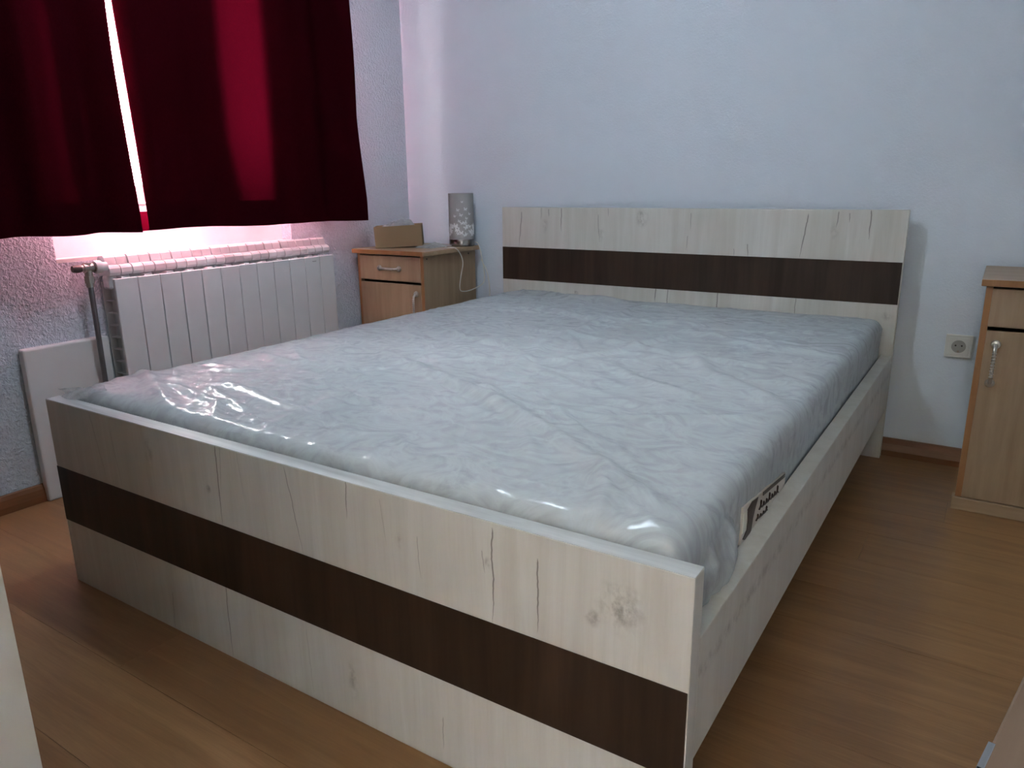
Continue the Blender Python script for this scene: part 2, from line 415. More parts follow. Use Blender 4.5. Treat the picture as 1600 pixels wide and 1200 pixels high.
# --- plastic wrapping: same block, slightly larger, with folds
CR = {  # fold lines on top: points, height, half width
 'A': ([(.48,.72),(.80,.57),(.97,.50),(1.10,.44),(1.42,.24),(1.53,.16),(1.64,.09)], .007, .017),
 'A2': ([(.80,.60),(1.0,.53),(1.2,.42),(1.45,.26)], .004, .010),
 'B': ([(1.10,.55),(1.32,.37),(1.41,.33),(1.52,.22)], .004, .012),
 'B2': ([(1.05,.52),(1.28,.40),(1.40,.30)], .003, .008),
 'C': ([(1.42,.24),(1.48,.14),(1.52,.03)], .007, .015),
 'D': ([(.77,1.92),(.85,1.01),(.95,.61)], .004, .016),
 'F': ([(1.21,1.23),(1.37,.96),(1.50,.87),(1.64,.73)], .005, .018),
 'H': ([(1.15,.47),(1.32,.48),(1.57,.65),(1.64,.78)], .004, .013),
 'I': ([(.95,.85),(1.07,1.08),(1.13,1.44)], .004, .014),
 'K': ([(1.05,1.48),(1.25,1.41),(1.40,1.34),(1.65,1.36)], .005, .016),
 'N': ([(.06,.13),(.02,.23),(.08,.22),(.26,.14),(.47,.05)], .009, .020),
 'O': ([(.22,.17),(.28,.185),(.39,.16),(.48,.15),(.56,.10)], .0045, .011),
 'P': ([(.34,.23),(.40,.20),(.51,.17),(.62,.13)], .005, .011),
 'Q': ([(.30,.25),(.41,.26),(.54,.23),(.70,.20),(.80,.16)], .0045, .011),
 'R': ([(.12,.55),(.30,.50),(.52,.52),(.70,.45)], .005, .015),
 'S': ([(.10,1.2),(.45,1.05),(.75,.98)], .004, .016),
 'T': ([(.3,1.75),(.75,1.50),(1.2,1.62)], .005, .018),
 'U': ([(.06,1.98),(.25,2.02),(.45,1.93),(.70,2.0)], .012, .03),
 'V': ([(.55,.28),(.70,.34),(.86,.30),(1.0,.33)], .004, .012),
 'X': ([(.85,.12),(1.0,.18),(1.12,.11),(1.3,.17)], .004, .012),
 'Y': ([(1.05,.95),(1.25,.80),(1.45,.72)], .004, .014),
 'Z': ([(.62,1.25),(.95,1.20),(1.25,1.10),(1.55,1.12)], .0035, .014),
}
rr = random.Random(3)
for k in range(56):                                     # many short secondary creases
    x = rr.uniform(.1, 1.6); y = rr.uniform(.1, 2.02); a = rr.gauss(-.45, .5) if rr.random() < .6 else rr.uniform(0, PI)
    ln = rr.uniform(.14, .46); bend = rr.uniform(-.25, .25)
    if y > 1.4: a = rr.gauss(-.1, .3)
    pts = []
    for i in range(4):
        pts.append((x, y)); x += ln/3*math.cos(a); y += ln/3*math.sin(a); a += bend
    CR['r%d' % k] = (pts, rr.uniform(.0014, .0040), rr.uniform(.007, .018))
import numpy as np
for k_ in ('A', 'A2', 'B', 'B2', 'C', 'D', 'F', 'H', 'I', 'K', 'S', 'T', 'Y', 'Z'):
    p_, h_, w_ = CR[k_]; CR[k_] = (p_, h_*1.55, w_*1.2)
def fold_field(PX, PY):
    H = np.zeros_like(PX)
    for pts, h, w in CR.values():
        best = np.full_like(PX, 1e9); tb = np.zeros_like(PX); n = len(pts)-1
        for i in range(n):
            (ax, ay), (bx, by) = pts[i], pts[i+1]; dx, dy = bx-ax, by-ay
            t = np.clip(((PX-ax)*dx + (PY-ay)*dy)/(dx*dx+dy*dy), 0, 1)
            d = np.hypot(PX-ax-t*dx, PY-ay-t*dy); m_ = d < best
            best = np.where(m_, d, best); tb = np.where(m_, (i+t)/n, tb)
        e = np.clip(np.minimum(tb, 1-tb)*5 + .12, 0, 1)
        H += 1.5*h*e*np.exp(-(best/(w*1.15))**2)
    return H
def film_geo():
    Vs = []; Ns = []
    def fn(p):
        q, n = rounded(p, MR, MX0-.004, MX1+.004, MY0-.002, MY1+.003, MZ0, MZ1+.004)
        if p[2] > .45: q.z += crown(p)
        Vs.append(q); Ns.append(n); return (0, 0, 0)
    V, F = block(230, 290, 16, fn, True)
    A = np.array([tuple(v) for v in Vs]); N = np.array([tuple(n) for n in Ns])
    H = fold_field(A[:, 0], A[:, 1])
    top = np.clip((A[:, 2]-.40)/.08, 0, 1)
    nz = np.empty(len(A))
    for i, v in enumerate(Vs):
        a = noise.noise(Vector((v.x*5+v.y*2, v.y*6-v.x*1.5, v.z*8)))
        r1 = 1-abs(noise.noise(Vector((v.x*7+a*.8, v.y*9+a*.6, v.z*6+3.1)))); r2 = 1-abs(noise.noise(Vector((v.x*19-v.y*6+a, v.y*23+v.x*7, v.z*14+7.7))))
        nz[i] = .0020*a + .0026*(max(0, r1-.70)/.30)**2 + .0009*(max(0, r2-.70)/.30)**2
    side = 1-top
    foot = np.exp(-(((A[:, 0]-.42)/.38)**2 + ((A[:, 1]-.34)/.22)**2)) + .8*np.exp(-((A[:, 1]-.10)/.06)**2)
    cr2 = np.array([(max(0, 1-abs(noise.noise(Vector((v.x*24+v.y*9, v.y*30-v.x*8, 4.2))))-.72)/.28)**2 for v in Vs])
    H = H + .0022*foot*cr2
    H = H*top + nz*(1-.55*side) + .001
    # bulge of loose film near the foot-right corner and foot-left corner
    H += .010*np.exp(-((A[:, 1]-.17)/.09)**2)*np.clip((A[:, 0]-1.60)/.04, 0, 1)*np.clip(1-np.abs(A[:, 2]-.44)/.09, 0, 1)
    # keep inside rails / boards low down
    lowmask = np.clip((A[:, 2]-.385)/.03, 0, 1)
    H = np.where(A[:, 2] < .40, H*lowmask, H)
    Pq = A + N*H[:, None]
    Pq[:, 1] = np.minimum(Pq[:, 1], L-.003); Pq[:, 1] = np.where(Pq[:, 2] < .515, np.maximum(Pq[:, 1], TF+.002), Pq[:, 1])
    low = Pq[:, 2] < .396
    Pq[:, 0] = np.where(low, np.clip(Pq[:, 0], .0375, W-.0375), Pq[:, 0])
    me = bpy.data.meshes.new('plastic_wrap'); me.from_pydata((Pq - np.array(mat_o)).tolist(), [], F)
    me.polygons.foreach_set('use_smooth', [True]*len(F)); me.update(); return me
def film_mat():
    t = NT('plastic_film'); c = t.coord()
    cs = t.coord((1, 1.5, 1), (0, 0, 0), 'Object', (0, 0, -.35))
    d = t.noise(cs, 9, 4, .6, 1.2); rid = t.math('ABSOLUTE', t.math('SUBTRACT', d, .5))
    d2 = t.noise(c, 30, 3, .6, .8)
    h = t.math('ADD', t.remap(rid, 0, .09, 1, 0), t.math('MULTIPLY', d2, .45))
    nrm = t.bump(h, .055, .003)
    tr = t.n('ShaderNodeBsdfTransparent'); t.put(tr.inputs[0], (.965, .975, .975))
    df = t.n('ShaderNodeBsdfDiffuse'); t.put(df.inputs[0], (.74, .775, .80)); t.put(df.inputs['Normal'], nrm)
    tl = t.n('ShaderNodeBsdfTranslucent'); t.put(tl.inputs[0], (.74, .775, .80)); t.put(tl.inputs['Normal'], nrm)
    mm = t.n('ShaderNodeMixShader'); t.put(mm.inputs[0], .4); t.t.links.new(df.outputs[0], mm.inputs[1]); t.t.links.new(tl.outputs[0], mm.inputs[2])
    m1 = t.n('ShaderNodeMixShader'); t.put(m1.inputs[0], t.remap(rid, 0, .16, .55, .42)); t.t.links.new(tr.outputs[0], m1.inputs[1]); t.t.links.new(mm.outputs[0], m1.inputs[2])
    gl = t.n('ShaderNodeBsdfGlossy'); t.put(gl.inputs['Roughness'], .20); t.put(gl.inputs['Normal'], nrm); t.put(gl.inputs[0], (.95, .95, .95))
    fr = t.n('ShaderNodeFresnel'); t.put(fr.inputs[0], 1.5); t.put(fr.inputs['Normal'], nrm)
    m2 = t.n('ShaderNodeMixShader'); t.put(m2.inputs[0], t.math('MINIMUM', t.math('MULTIPLY', fr.outputs[0], .6), .16)); t.t.links.new(m1.outputs[0], m2.inputs[1]); t.t.links.new(gl.outputs[0], m2.inputs[2])
    t.t.links.new(m2.outputs[0], t.out.inputs[0]); return t.m
M['film'] = film_mat()
wrap = link('plastic_wrap', film_geo(), M['film'], mattress)
wrap['label'] = 'clear crumpled plastic film around the mattress'
# loose film at the near corner, slumping onto the rail
def flap(u, v):
    y = .055 + .255*u
    a = v
    x = 1.612 + .055*math.sin(a*PI*.62)*(1 - .45*(2*u-1)**2) ; z = .512 - .118*a**1.3
    f = .007*math.sin(u*9.5 + a*1.5)*a*(1-.4*a) + .004*noise.noise(Vector((u*6, a*5, 1.3)))
    for (u0, k_) in ((.22, .25), (.42, -.10), (.60, .20), (.80, -.2)): f += .007*math.exp(-((u-u0-k_*a)/.035)**2)*min(1, a*2.5)*(1-.5*a)
    x += f; z += .006*noise.noise(Vector((u*5, a*7, 9.1)))
    return (min(x, W-.004), max(y + .01*math.sin(a*5), TF+.003), max(z, .3955))
grid('film_flap', flap, 46, 34, M['film'], wrap, mat_o)
def flap2(u, v):
    x = .150 - .118*u; y = .066 - .046*u + .010*math.sin(u*7+v*3) + .006*v
    z = .506 + .034*v*(1-.35*u) + .004*noise.noise(Vector((u*9, v*6, 2.2)))*v
    x += .008*math.sin(v*6+u*4) + .004*noise.noise(Vector((u*7, v*8, 5.1)))
    return (x, y, max(z, .5055))
grid('film_flap', flap2, 30, 16, M['film'], wrap, mat_o)

# mattress side label (brown swoosh, script strokes)
M['label_white'] = plain('label_paper', (.62, .55, .48), .35)
M['label_brown'] = plain('label_brown', (.045, .022, .014), .4)
M['label_cream'] = plain('label_cream', (.80, .76, .66), .3)
xl = 1.6455
TL = lambda q: (q[0], q[1] - (q[0]-.345)*.13)
lab = MB(mat_o).prism([TL(q) for q in ((.345,.390),(.655,.425),(.655,.462),(.345,.462))], 'X', xl-.010, xl).build('side_label', M['label_white'], mattress)
lab['label'] = 'brand label with brown swoosh on the mattress side'
sw = [(.352,.400),(.375,.392),(.405,.402),(.412,.425),(.425,.444),(.440,.460),(.400,.4615),(.372,.452),(.378,.430),(.376,.412)]
MB(mat_o).prism([TL(q) for q in sw], 'X', xl-.001, xl+.0012).build('swoosh', M['label_brown'], lab)
MB(mat_o).prism([TL(q) for q in ((.475,.454),(.648,.454),(.648,.4615),(.475,.4615))], 'X', xl-.001, xl+.0012).build('label_stripe', M['label_brown'], lab)
MB(mat_o).prism([(.346,.412),(.368,.41),(.370,.448),(.347,.45)], 'X', xl-.001, xl+.001).build('label_corner', M['label_cream'], lab)
m = MB(mat_o)
for (y0, n, z0, h) in ((.452, 7, .432, .016), (.435, 4, .414, .010)):
    pts = []
    for i in range(n*8+1):
        a = i/8*2*PI; pts.append((xl+.0012, y0 + .021*i/8 + .006*math.sin(a), z0 + h*.5*(1-math.cos(a))*(1.0 if int(i/8) % 3 == 0 else .55) - (y0+.021*i/8-.345)*.13))
    m.tube(pts, .0016, 5)
m.build('lettering', M['label_brown'], lab)

# ------------------------------------------------------------------ nightstands
M['gap'] = plain('dark_gap', (.02, .01, .006), .8)
M['handle_metal'] = plain('handle_nickel', (.58, .56, .52), .32, .85)
def handle(parent, c, axis, length=.115):
    """fancy twisted bow pull; c = centre on the front face (y of face), axis X or Z"""
    m = MB(tuple(parent.location) if False else (0, 0, 0))
    def P(s, out): return (c[0] + s, c[1] - out, c[2]) if axis == 'X' else (c[0], c[1] - out, c[2] + s)
    h = length/2
    pts = [P(-h + .010, 0), P(-h + .010, .012), P(-h + .016, .021), P(-h*.5, .024), P(0, .025), P(h*.5, .024), P(h - .016, .021), P(h - .010, .012), P(h - .010, 0)]
    m.tube(pts, [.008, .006, .0055, .0045, .0042, .0045, .0055, .006, .008], 10)
    for i in range(9):
        s = -h*.55 + i*h*1.1/8
        m.tube([P(s-.0022, .0247), P(s, .0247), P(s+.0022, .0247)], [.0045, .0068, .0045], 10)
    for s in (-1, 1): m.lathe([(0, -.010), (.011, -.008), (.013, -.002), (.013, 0)], P(s*(h-.006), 0), 16, 'Y')
    return m
def nightstand(x0, side, label):
    """x0: left of the body; side=+1 when the handle is on the right"""
    w, y0, y1, H = .40, 1.722, 2.115, .705
    o = Vector((x0 + w/2, (y0+y1)/2, 0)); ns = empty('nightstand', o, label, 'nightstand', 'beech nightstands beside the bed')
    t = .018
    m = MB(o)
    m.box((x0, y0, .0), (x0+t, y1, H)); m.box((x0+w-t, y0, .0), (x0+w, y1, H))
    m.box((x0+t, y1-.006, .05), (x0+w-t, y1, H)); m.box((x0+t, y0+.02, .05), (x0+w-t, y1-.006, .066)); m.box((x0+t, y0+.02, .571), (x0+w-t, y1-.006, .583))
    m.build('body', M['beech'], ns)
    MB(o).box((x0+t, y0+.02, .066), (x0+w-t, y0+.024, H)).build('shadow_gap', M['gap'], ns)  # near-black sheet, paints the shade in the drawer and door gaps
    for s in (x0, x0+w-t): MB(o).box((s+.0006, y0-.0012, .042), (s+t-.0006, y0+.0004, H)).build('edge_strip', M['beech_edge'], ns)
    MB(o).box((x0-.008, y0-.012, 0), (x0+w+.008, y0+.03, .040), .002).build('plinth', M['beech_x'], ns)
    MB(o).box((x0-.013, 1.70, H), (x0+w+.024 if side > 0 else x0+w+.013, 2.120, H+.020), .002).build('top', M['beech_x'], ns)
    MB(o).box((x0-.0126, 1.6992, H+.001), (x0+w+.0125, 1.7006, H+.019)).build('top_edge', M['beech_edge'], bpy.data.objects[ns.name].children[-1])
    g = .004
    dr = MB(o).box((x0+t*.95, y0-.004, .585), (x0+w-t*.95, y0+.014, H-.008), .0015).build('drawer', M['beech'], ns)
    handle(ns, (0, 0, 0), 'X'); 
    hm = handle(ns, (x0+w/2, y0-.004, .642), 'X', .13); hm2 = MB(o); hm2.add(hm.v, hm.f, True); hm2.build('handle', M['handle_metal'], dr)
    dr2 = MB(o).box((x0+t*.95, y0-.004, .043), (x0+w-t*.95, y0+.014, .573), .0015).build('door', M['beech'], ns)
    hx = x0 + (w-.045 if side > 0 else .045)
    hm = handle(ns, (hx, y0-.004, .475), 'Z', .13); hm2 = MB(o); hm2.add(hm.v, hm.f, True); hm2.build('handle', M['handle_metal'], dr2)
    return ns
nsL = nightstand(-.586, 1, 'beech nightstand in the corner beside the radiator, lamp and box on top')
nsR = nightstand(1.940, -1, 'beech nightstand with bare top at the right edge beside the socket')
o = Vector(nsL.location); zt = .725
for yy in (1.745, 2.06): MB(o).lathe([(0, .0008), (.004, .0008), (.004, -.001)], (-.186, yy, .690), 10, 'X').build('screw_hole', M['gap'], nsL)

# table lamp with butterfly cut-outs
LX, LY = -.218, 2.055
lamp = empty('table_lamp', (LX, LY, zt), 'small cylindrical table lamp with white shade and steel base on the corner nightstand', 'lamp')
M['steel'] = plain('brushed_steel', (.55, .54, .52), .22, 1.0)
M['black'] = plain('black_rubber', (.02, .02, .02), .6)
M['lamp_base'] = plain('dark_steel', (.30, .27, .25), .25, 1.0)
MB().lathe([(0, .003), (.060, .003), (.0605, .006), (.0605, .031), (.059, .033), (0, .033)], (0, 0, 0), 48).build('base', M['lamp_base'], lamp)
MB().lathe([(0, 0), (.056, 0), (.058, .003), (0, .003)], (0, 0, 0), 36).build('foot_pad', M['black'], lamp)
def shade_mat():
    t = NT('lamp_shade'); c = t.coord()
    df = t.n('ShaderNodeBsdfDiffuse'); t.put(df.inputs[0], (.50, .48, .47)); tl = t.n('ShaderNodeBsdfTranslucent'); t.put(tl.inputs[0], (.6, .58, .56))
    mx = t.n('ShaderNodeMixShader'); t.put(mx.inputs[0], .25); t.t.links.new(df.outputs[0], mx.inputs[1]); t.t.links.new(tl.outputs[0], mx.inputs[2])
    t.t.links.new(mx.outputs[0], t.out.inputs[0]); return t.m
sh = MB().lathe([(.0565, .245), (.0590, .245), (.0595, .033), (.0570, .033), (.0565, .245)], (0, 0, 0), 56).build('shade', shade_mat(), lamp)
M['butterfly'] = plain('butterfly_white', (.86, .86, .86), .5)
def on_cyl(a, z, r=.0601): return (r*math.sin(a), -r*math.cos(a), z)
rb = random.Random(5)
base_a = math.radians(40)
spots = [(.02, .205, .7), (-.34, .168, .9), (.28, .172, 1.0), (-.10, .145, 1.0), (.34, .130, .8), (-.25, .118, .8), (-.02, .108, 1.1), (.24, .110, 1.2), (-.62, .14, .8), (.62, .15, .8)]
for k in range(30): spots.append((rb.uniform(-1.25, 1.25), rb.uniform(.052, .100), rb.uniform(.9, 1.4)))
bfm = []
for (a, z, s) in spots:
    a += base_a; ro = rb.uniform(-.5, .5); m = MB()
    for sgn in (-1, 1):
        poly = [(0, -.002), (sgn*.004, -.006), (sgn*.007, -.004), (sgn*.005, 0), (sgn*.009, .006), (sgn*.006, .009), (0, .002)]
        V = []
        for r in (.0592, .0602):
            for (p, q) in poly:
                p, q = p*s, q*s; pp = p*math.cos(ro)-q*math.sin(ro); qq = p*math.sin(ro)+q*math.cos(ro)
                V.append(on_cyl(a + pp/.0595, z + qq, r))
        n = len(poly)
        m.add(V, [tuple(range(n)), tuple(range(2*n-1, n-1, -1))] + [(i, (i+1) % n, n+(i+1) % n, n+i) for i in range(n)])
    m.build('butterfly', M['butterfly'], sh)
# bottom white glow band (foliage print)
M['cord'] = plain('white_cord', (.78, .75, .68), .5)
def spline(pts, n=8):
    P = [Vector(p) for p in pts]; P = [P[0]*2-P[1]] + P + [P[-1]*2-P[-2]]; out = []
    for i in range(1, len(P)-2):
        for k in range(n):
            t = k/n; a, b, c, d = P[i-1], P[i], P[i+1], P[i+2]
            out.append(.5*((2*b) + (c-a)*t + (2*a-5*b+4*c-d)*t*t + (3*b-a-3*c+d)*t**3))
    out.append(P[-2]); return out
OL = Vector((LX, LY, zt))
xs = -.148
cord = [(-.166, 2.088, .743), (-.150, 2.092, .734), (-.141, 2.098, .70), (-.139, 2.118, .62), (-.141, 2.125, .56), (-.146, 2.10, .535), (-.150, 2.02, .520), (-.150, 1.95, .524), (-.149, 1.935, .548), (-.147, 1.945, .60), (-.142, 1.955, .655), (-.141, 1.935, .70), (-.150, 1.905, .7285), (-.185, 1.885, .7285), (-.205, 1.905, .7285), (-.222, 1.935, .7285)]
MB(OL).tube(spline(cord), .0022, 8).build('cord', M['cord'], lamp)
cord2 = [(-.1405, 2.10, .66), (-.125, 2.125, .60), (-.118, 2.135, .52), (-.120, 2.135, .42), (-.13, 2.14, .25), (-.14, 2.14, .12)]
MB(OL).tube(spline(cord2), .0022, 8).build('cord', M['cord'], lamp)

# cardboard box with crumpled plastic
M['cardboard'] = plain('cardboard', (.30, .20, .115), .8, 0, .2, .1, 160)
bo = Vector((-.500, 1.757, zt)); ang = math.radians(37)
box = empty('cardboard_box', bo, 'small open brown cardboard box on the corner nightstand', 'box', None, ang)
box.rotation_euler = (0, math.radians(-2.6), ang)
bl, bd, bh, t = .220, .150, .097, .003
m = MB().box((0, 0, 0), (bl, bd, t)); m.box((0, 0, t), (bl, t, bh)); m.box((0, bd-t, t), (bl, bd, bh)); m.box((0, t, t), (t, bd-t, bh)); m.box((bl-t, t, t), (bl, bd-t, bh))
m.build('carton', M['cardboard'], box)
def bagfn(x0, x1, y0, y1, z, amp, sd):
    def f(u, v):
        e = math.sin(PI*u)**.5*math.sin(PI*v)**.5
        n = noise.noise(Vector((u*4.5+sd, v*4.5, sd))); n2 = 1-abs(noise.noise(Vector((u*9+sd, v*9, sd*2))))
        return (x0+(x1-x0)*u + .006*n, y0+(y1-y0)*v + .006*n2, z + amp*e*(.55 + .5*n + .3*(n2-.6)))
    return f
pb = grid('plastic_bag', bagfn(.015, bl-.015, .012, bd-.012, .068, .070, 2.7), 36, 30, M['film'])
pb.parent = None; pb.matrix_world = box.matrix_basis.copy() if False else Matrix.LocRotScale(box.location, box.rotation_euler, None)
tag(pb, 'crumpled clear plastic bag stuffed in the cardboard box', 'plastic bag')
pb2 = grid('plastic_sleeve', bagfn(-.335, -.235, 1.83, 2.01, zt+.003, .022, 6.1), 30, 34, M['film'], None)
tag(pb2, 'flat clear plastic sleeve lying between the box and the lamp', 'plastic bag')

# ------------------------------------------------------------------ radiator
M['rad'] = plain('radiator_enamel', (.68, .69, .70), .35, 0, .5)
NP, RY0, PITCH = 12, .517, .0837
XF = -.535
rad = empty('radiator', (XF-.045, RY0 + NP*PITCH/2, .10), 'white aluminium panel radiator of twelve sections under the window', 'radiator')
ro = Vector((XF-.045, RY0, .10)) 
def section():
    m = MB()
    hw = PITCH/2
    m.box((-.052, -.010, .02), (.036, .010, .62))                         # core web
    m.box((-.036, -hw+.0006, .575), (.006, hw-.0006, .625), .010)            # upper header
    m.box((-.036, -hw+.0006, .030), (.012, hw-.0006, .075), .010)
    m.box((-.052, -hw*.86, .02), (-.046, hw*.86, .60), .001)              # rear fin
    for s in (-1, 1):                                                     # two upper lobes with a notch between them
        a, b = (s*.0008, s*(hw-.0030)) if s > 0 else (-(hw-.0030), -.0008)
        m.prism([(-.052, .668), (-.040, .688), (-.014, .690), (-.006, .684), (.000, .660), (-.052, .660)], 'Y', a, b)
        # lower lip, rounded
        a2, b2 = (s*.0016, s*(hw-.0022)) if s > 0 else (-(hw-.0022), -.0016)
        m.prism([(-.05, .655), (.006, .659), (.016, .656), (.022, .648), (.023, .634), (.016, .624), (-.05, .622)], 'Y', a2, b2)
    for i in range(13):                                                   # horizontal fins on the flank
        z = .06 + i*.043; m.box((-.045, -hw*.70, z), (.026, hw*.70, z+.004))
    return m.mesh('section')
secm = section(); secm.materials.append(M['rad'])
plm = MB().box((.030, -PITCH/2+.0013, .0), (.045, PITCH/2-.0013, .615), .0025).mesh('front_plate'); plm.materials.append(M['rad'])
for k in range(NP):
    s = link('section', secm, None, rad); s.location = (0, (k+.5)*PITCH - NP*PITCH/2, 0)
    link('front_plate', plm, None, s)
m = MB(rad.location).box((-.5345, 1.395, .694), (-.5343, 1.417, .697)); m.build('maker_mark', plain('grey_print', (.3, .3, .3), .5), rad)
M['brass'] = plain('nickel_valve', (.46, .42, .38), .28, .9)
M['pipe'] = plain('grey_pipe', (.20, .19, .20), .35, .6)
RO = rad.location
zv, xv = .757, -.572
m = MB(RO); m.lathe([(0, .0), (.020, .0), (.022, .004), (.022, .020), (.015, .022), (.015, .040), (0, .040)], (xv, RY0-.040, zv), 20, 'Y'); m.build('end_plug', M['rad'], rad)
m = MB(RO)
m.tube([(xv, .512, zv), (xv, .430, zv)], .0105, 16); m.tube([(xv, .492, zv), (xv, .474, zv)], .0165, 6); m.tube([(xv, .470, zv), (xv, .440, zv)], .0150, 16)
m.tube([(xv, .455, zv+.016), (xv, .455, zv-.03)], .0125, 16); m.tube([(xv, .455, zv-.026), (xv, .455, zv-.050)], .0165, 6); m.tube([(xv, .455, zv-.05), (xv, .455, zv-.064)], .012, 16)
m.build('valve', M['brass'], rad)
m = MB(RO); m.tube([(xv, .432, zv), (xv, .420, zv), (xv, .405, zv)], [.012, .0135, .0105], 16); m.build('valve_cap', plain('valve_cap_dark', (.12, .10, .09), .4, .5), rad)
m = MB(RO); m.tube([(xv, .455, zv-.06), (xv, .455, 0.001)], .0085, 14); m.build('supply_pipe', M['pipe'], rad)

# ------------------------------------------------------------------ curtains
def curtain_mat(name, tcol, dcol, tr):
    t = NT(name); c = t.coord((1, 1, .25)); w = t.noise(c, 500, 2, .5)
    df = t.n('ShaderNodeBsdfDiffuse'); t.put(df.inputs[0], t.mix(t.remap(w, .3, .7), tuple(k*.75 for k in dcol), dcol))
    tl = t.n('ShaderNodeBsdfTranslucent'); t.put(tl.inputs[0], t.mix(t.remap(w, .3, .7), tuple(k*.85 for k in tcol), tcol))
    mx = t.n('ShaderNodeMixShader'); t.put(mx.inputs[0], tr); t.t.links.new(df.outputs[0], mx.inputs[1]); t.t.links.new(tl.outputs[0], mx.inputs[2])
    t.t.links.new(mx.outputs[0], t.out.inputs[0]); return t.m
M['curtain'] = curtain_mat('crimson_curtain', (.0064, .0001, .0006), (.055, .003, .008), .5)
M['lining'] = curtain_mat('curtain_lining', (.08, .008, .014), (.88, .40, .47), .26)
CT, XC = 2.28, -.462
def lerp(a, b, t): return a + (b-a)*t
def rx(y, z):     # relief of the right curtain
    k = lerp(1.0, .75, (z-.86)/1.42)
    tq = max(0, min(1, (y-1.25)/.35)); tq = tq*tq*(3-2*tq)
    return XC - .058*tq + k*(.010*math.sin((y-.64)*19+.4) + .006*math.sin((y-.64)*41+z*.7)) + .004*math.sin(z*4+y*6)
def redge(z): return 1.697 + .022*max(0, min(1, (1.30-z)/.35)) + .004*math.sin(z*9)
def ledge(z): return .622 - .020*max(0, min(1, (z-.90)/.7))
cr = empty('curtain', (XC, 1.16, .86), 'dark crimson curtain right of the bright slit, hanging above the radiator', 'curtain', 'crimson window curtains')
oc = Vector((XC, 1.16, .86))
def rsheet(dx, a, b, z0, z1):
    def f(u, v):
        z = lerp(z0(u) if callable(z0) else z0, z1, v); y = lerp(a(z) if callable(a) else a, b(z) if callable(b) else b, u)
        return (rx(y, z) + (dx(y, z) if callable(dx) else dx), y, z)
    return f
zb = lambda u: .8685 - .006*u + .003*math.sin(u*11) + .004*math.sin(u*4+1)
grid('fabric', rsheet(0, ledge, redge, zb, CT), 110, 60, M['curtain'], cr, oc)
grid('hem', rsheet(-.004, lambda z: ledge(z)+.001, lambda z: redge(z)-.001, lambda u: zb(u)+.001, .962), 110, 6, M['curtain'], cr, oc)
st0 = lambda z: 0.982 + .032*max(0, min(1, (1.20-z)/.24)); st1 = lambda z: 1.176 - .010*max(0, min(1, (1.30-z)/.34))
back = lambda y, e: -.008 - .034*max(0, 1-abs(y-e)/.09)**1.5
grid('lining', rsheet(lambda y, z: back(y, st0(z)), lambda z: ledge(z)+.002, st0, .964, CT-.002), 50, 40, M['lining'], cr, oc)
grid('lining', rsheet(lambda y, z: back(y, st1(z)), st1, lambda z: redge(z)-.002, .964, CT-.002), 60, 40, M['lining'], cr, oc)
cl = empty('curtain', (XC, .28, .86), 'dark crimson pleated curtain left of the bright slit at the picture edge', 'curtain', 'crimson window curtains')
ol = Vector((XC, .28, .86))
def lx(y, z):
    k = lerp(1.0, .8, (z-.86)/1.42)
    return XC + k*(.020*math.sin((y-.05)*24+.6+z*.5) + .008*math.sin((y-.05)*53+1.2)) + .004*math.sin(z*5+y*3)
def lsheet(dx, a, b, z0, z1):
    def f(u, v):
        z = lerp(z0(u) if callable(z0) else z0, z1, v); y = lerp(a(z) if callable(a) else a, b(z) if callable(b) else b, u)
        return (lx(y, z) + (dx(y, z) if callable(dx) else dx), y, z)
    return f
le = lambda z: .588 - .018*max(0, min(1, (z-.92)/.5)) - .004*math.sin(z*6)
zl = lambda u: .8755 - .006*u + .002*math.sin(u*17)
grid('fabric', lsheet(0, -.06, le, zl, CT), 110, 60, M['curtain'], cl, ol)
grid('hem', lsheet(-.004, -.059, lambda z: le(z)-.001, lambda u: zl(u)+.001, .968), 110, 6, M['curtain'], cl, ol)
grid('lining', lsheet(lambda y, z: back(y, .342), -.058, lambda z: .342, .970, CT-.002), 50, 40, M['lining'], cl, ol)
grid('lining', lsheet(lambda y, z: back(y, .416), lambda z: .416, lambda z: le(z)-.002, .970, CT-.002), 30, 40, M['lining'], cl, ol)
M['hem_thin'] = curtain_mat('thin_crimson_hem', (.11, .0012, .010), (.07, .003, .010), .5)
grid('hem_corner', lambda u, v: (XC-.020-.014*u, lerp(le(.9)-.012, .690, u), lerp(.870, .934, v)), 8, 6, M['hem_thin'], cl, ol)
rod = MB((XC, .82, CT+.02)); rod.tube([(XC, -.15, CT+.02), (XC, 1.80, CT+.02)], .012, 14)
for yy in (-.10, 1.75): rod.tube([(XC, yy, CT+.02), (XL+.001, yy, CT+.02)], .007, 10)
for yy in (-.16, 1.81): rod.lathe([(0, -.02), (.018, -.014), (.022, 0), (.018, .014), (0, .02)], (XC, yy, CT+.02), 16, 'Y')
r_ = rod.build('curtain_rod', M['steel']); r_.location = (XC, .82, CT+.02); tag(r_, 'metal rod above the window carrying the crimson curtains', 'curtain rod')

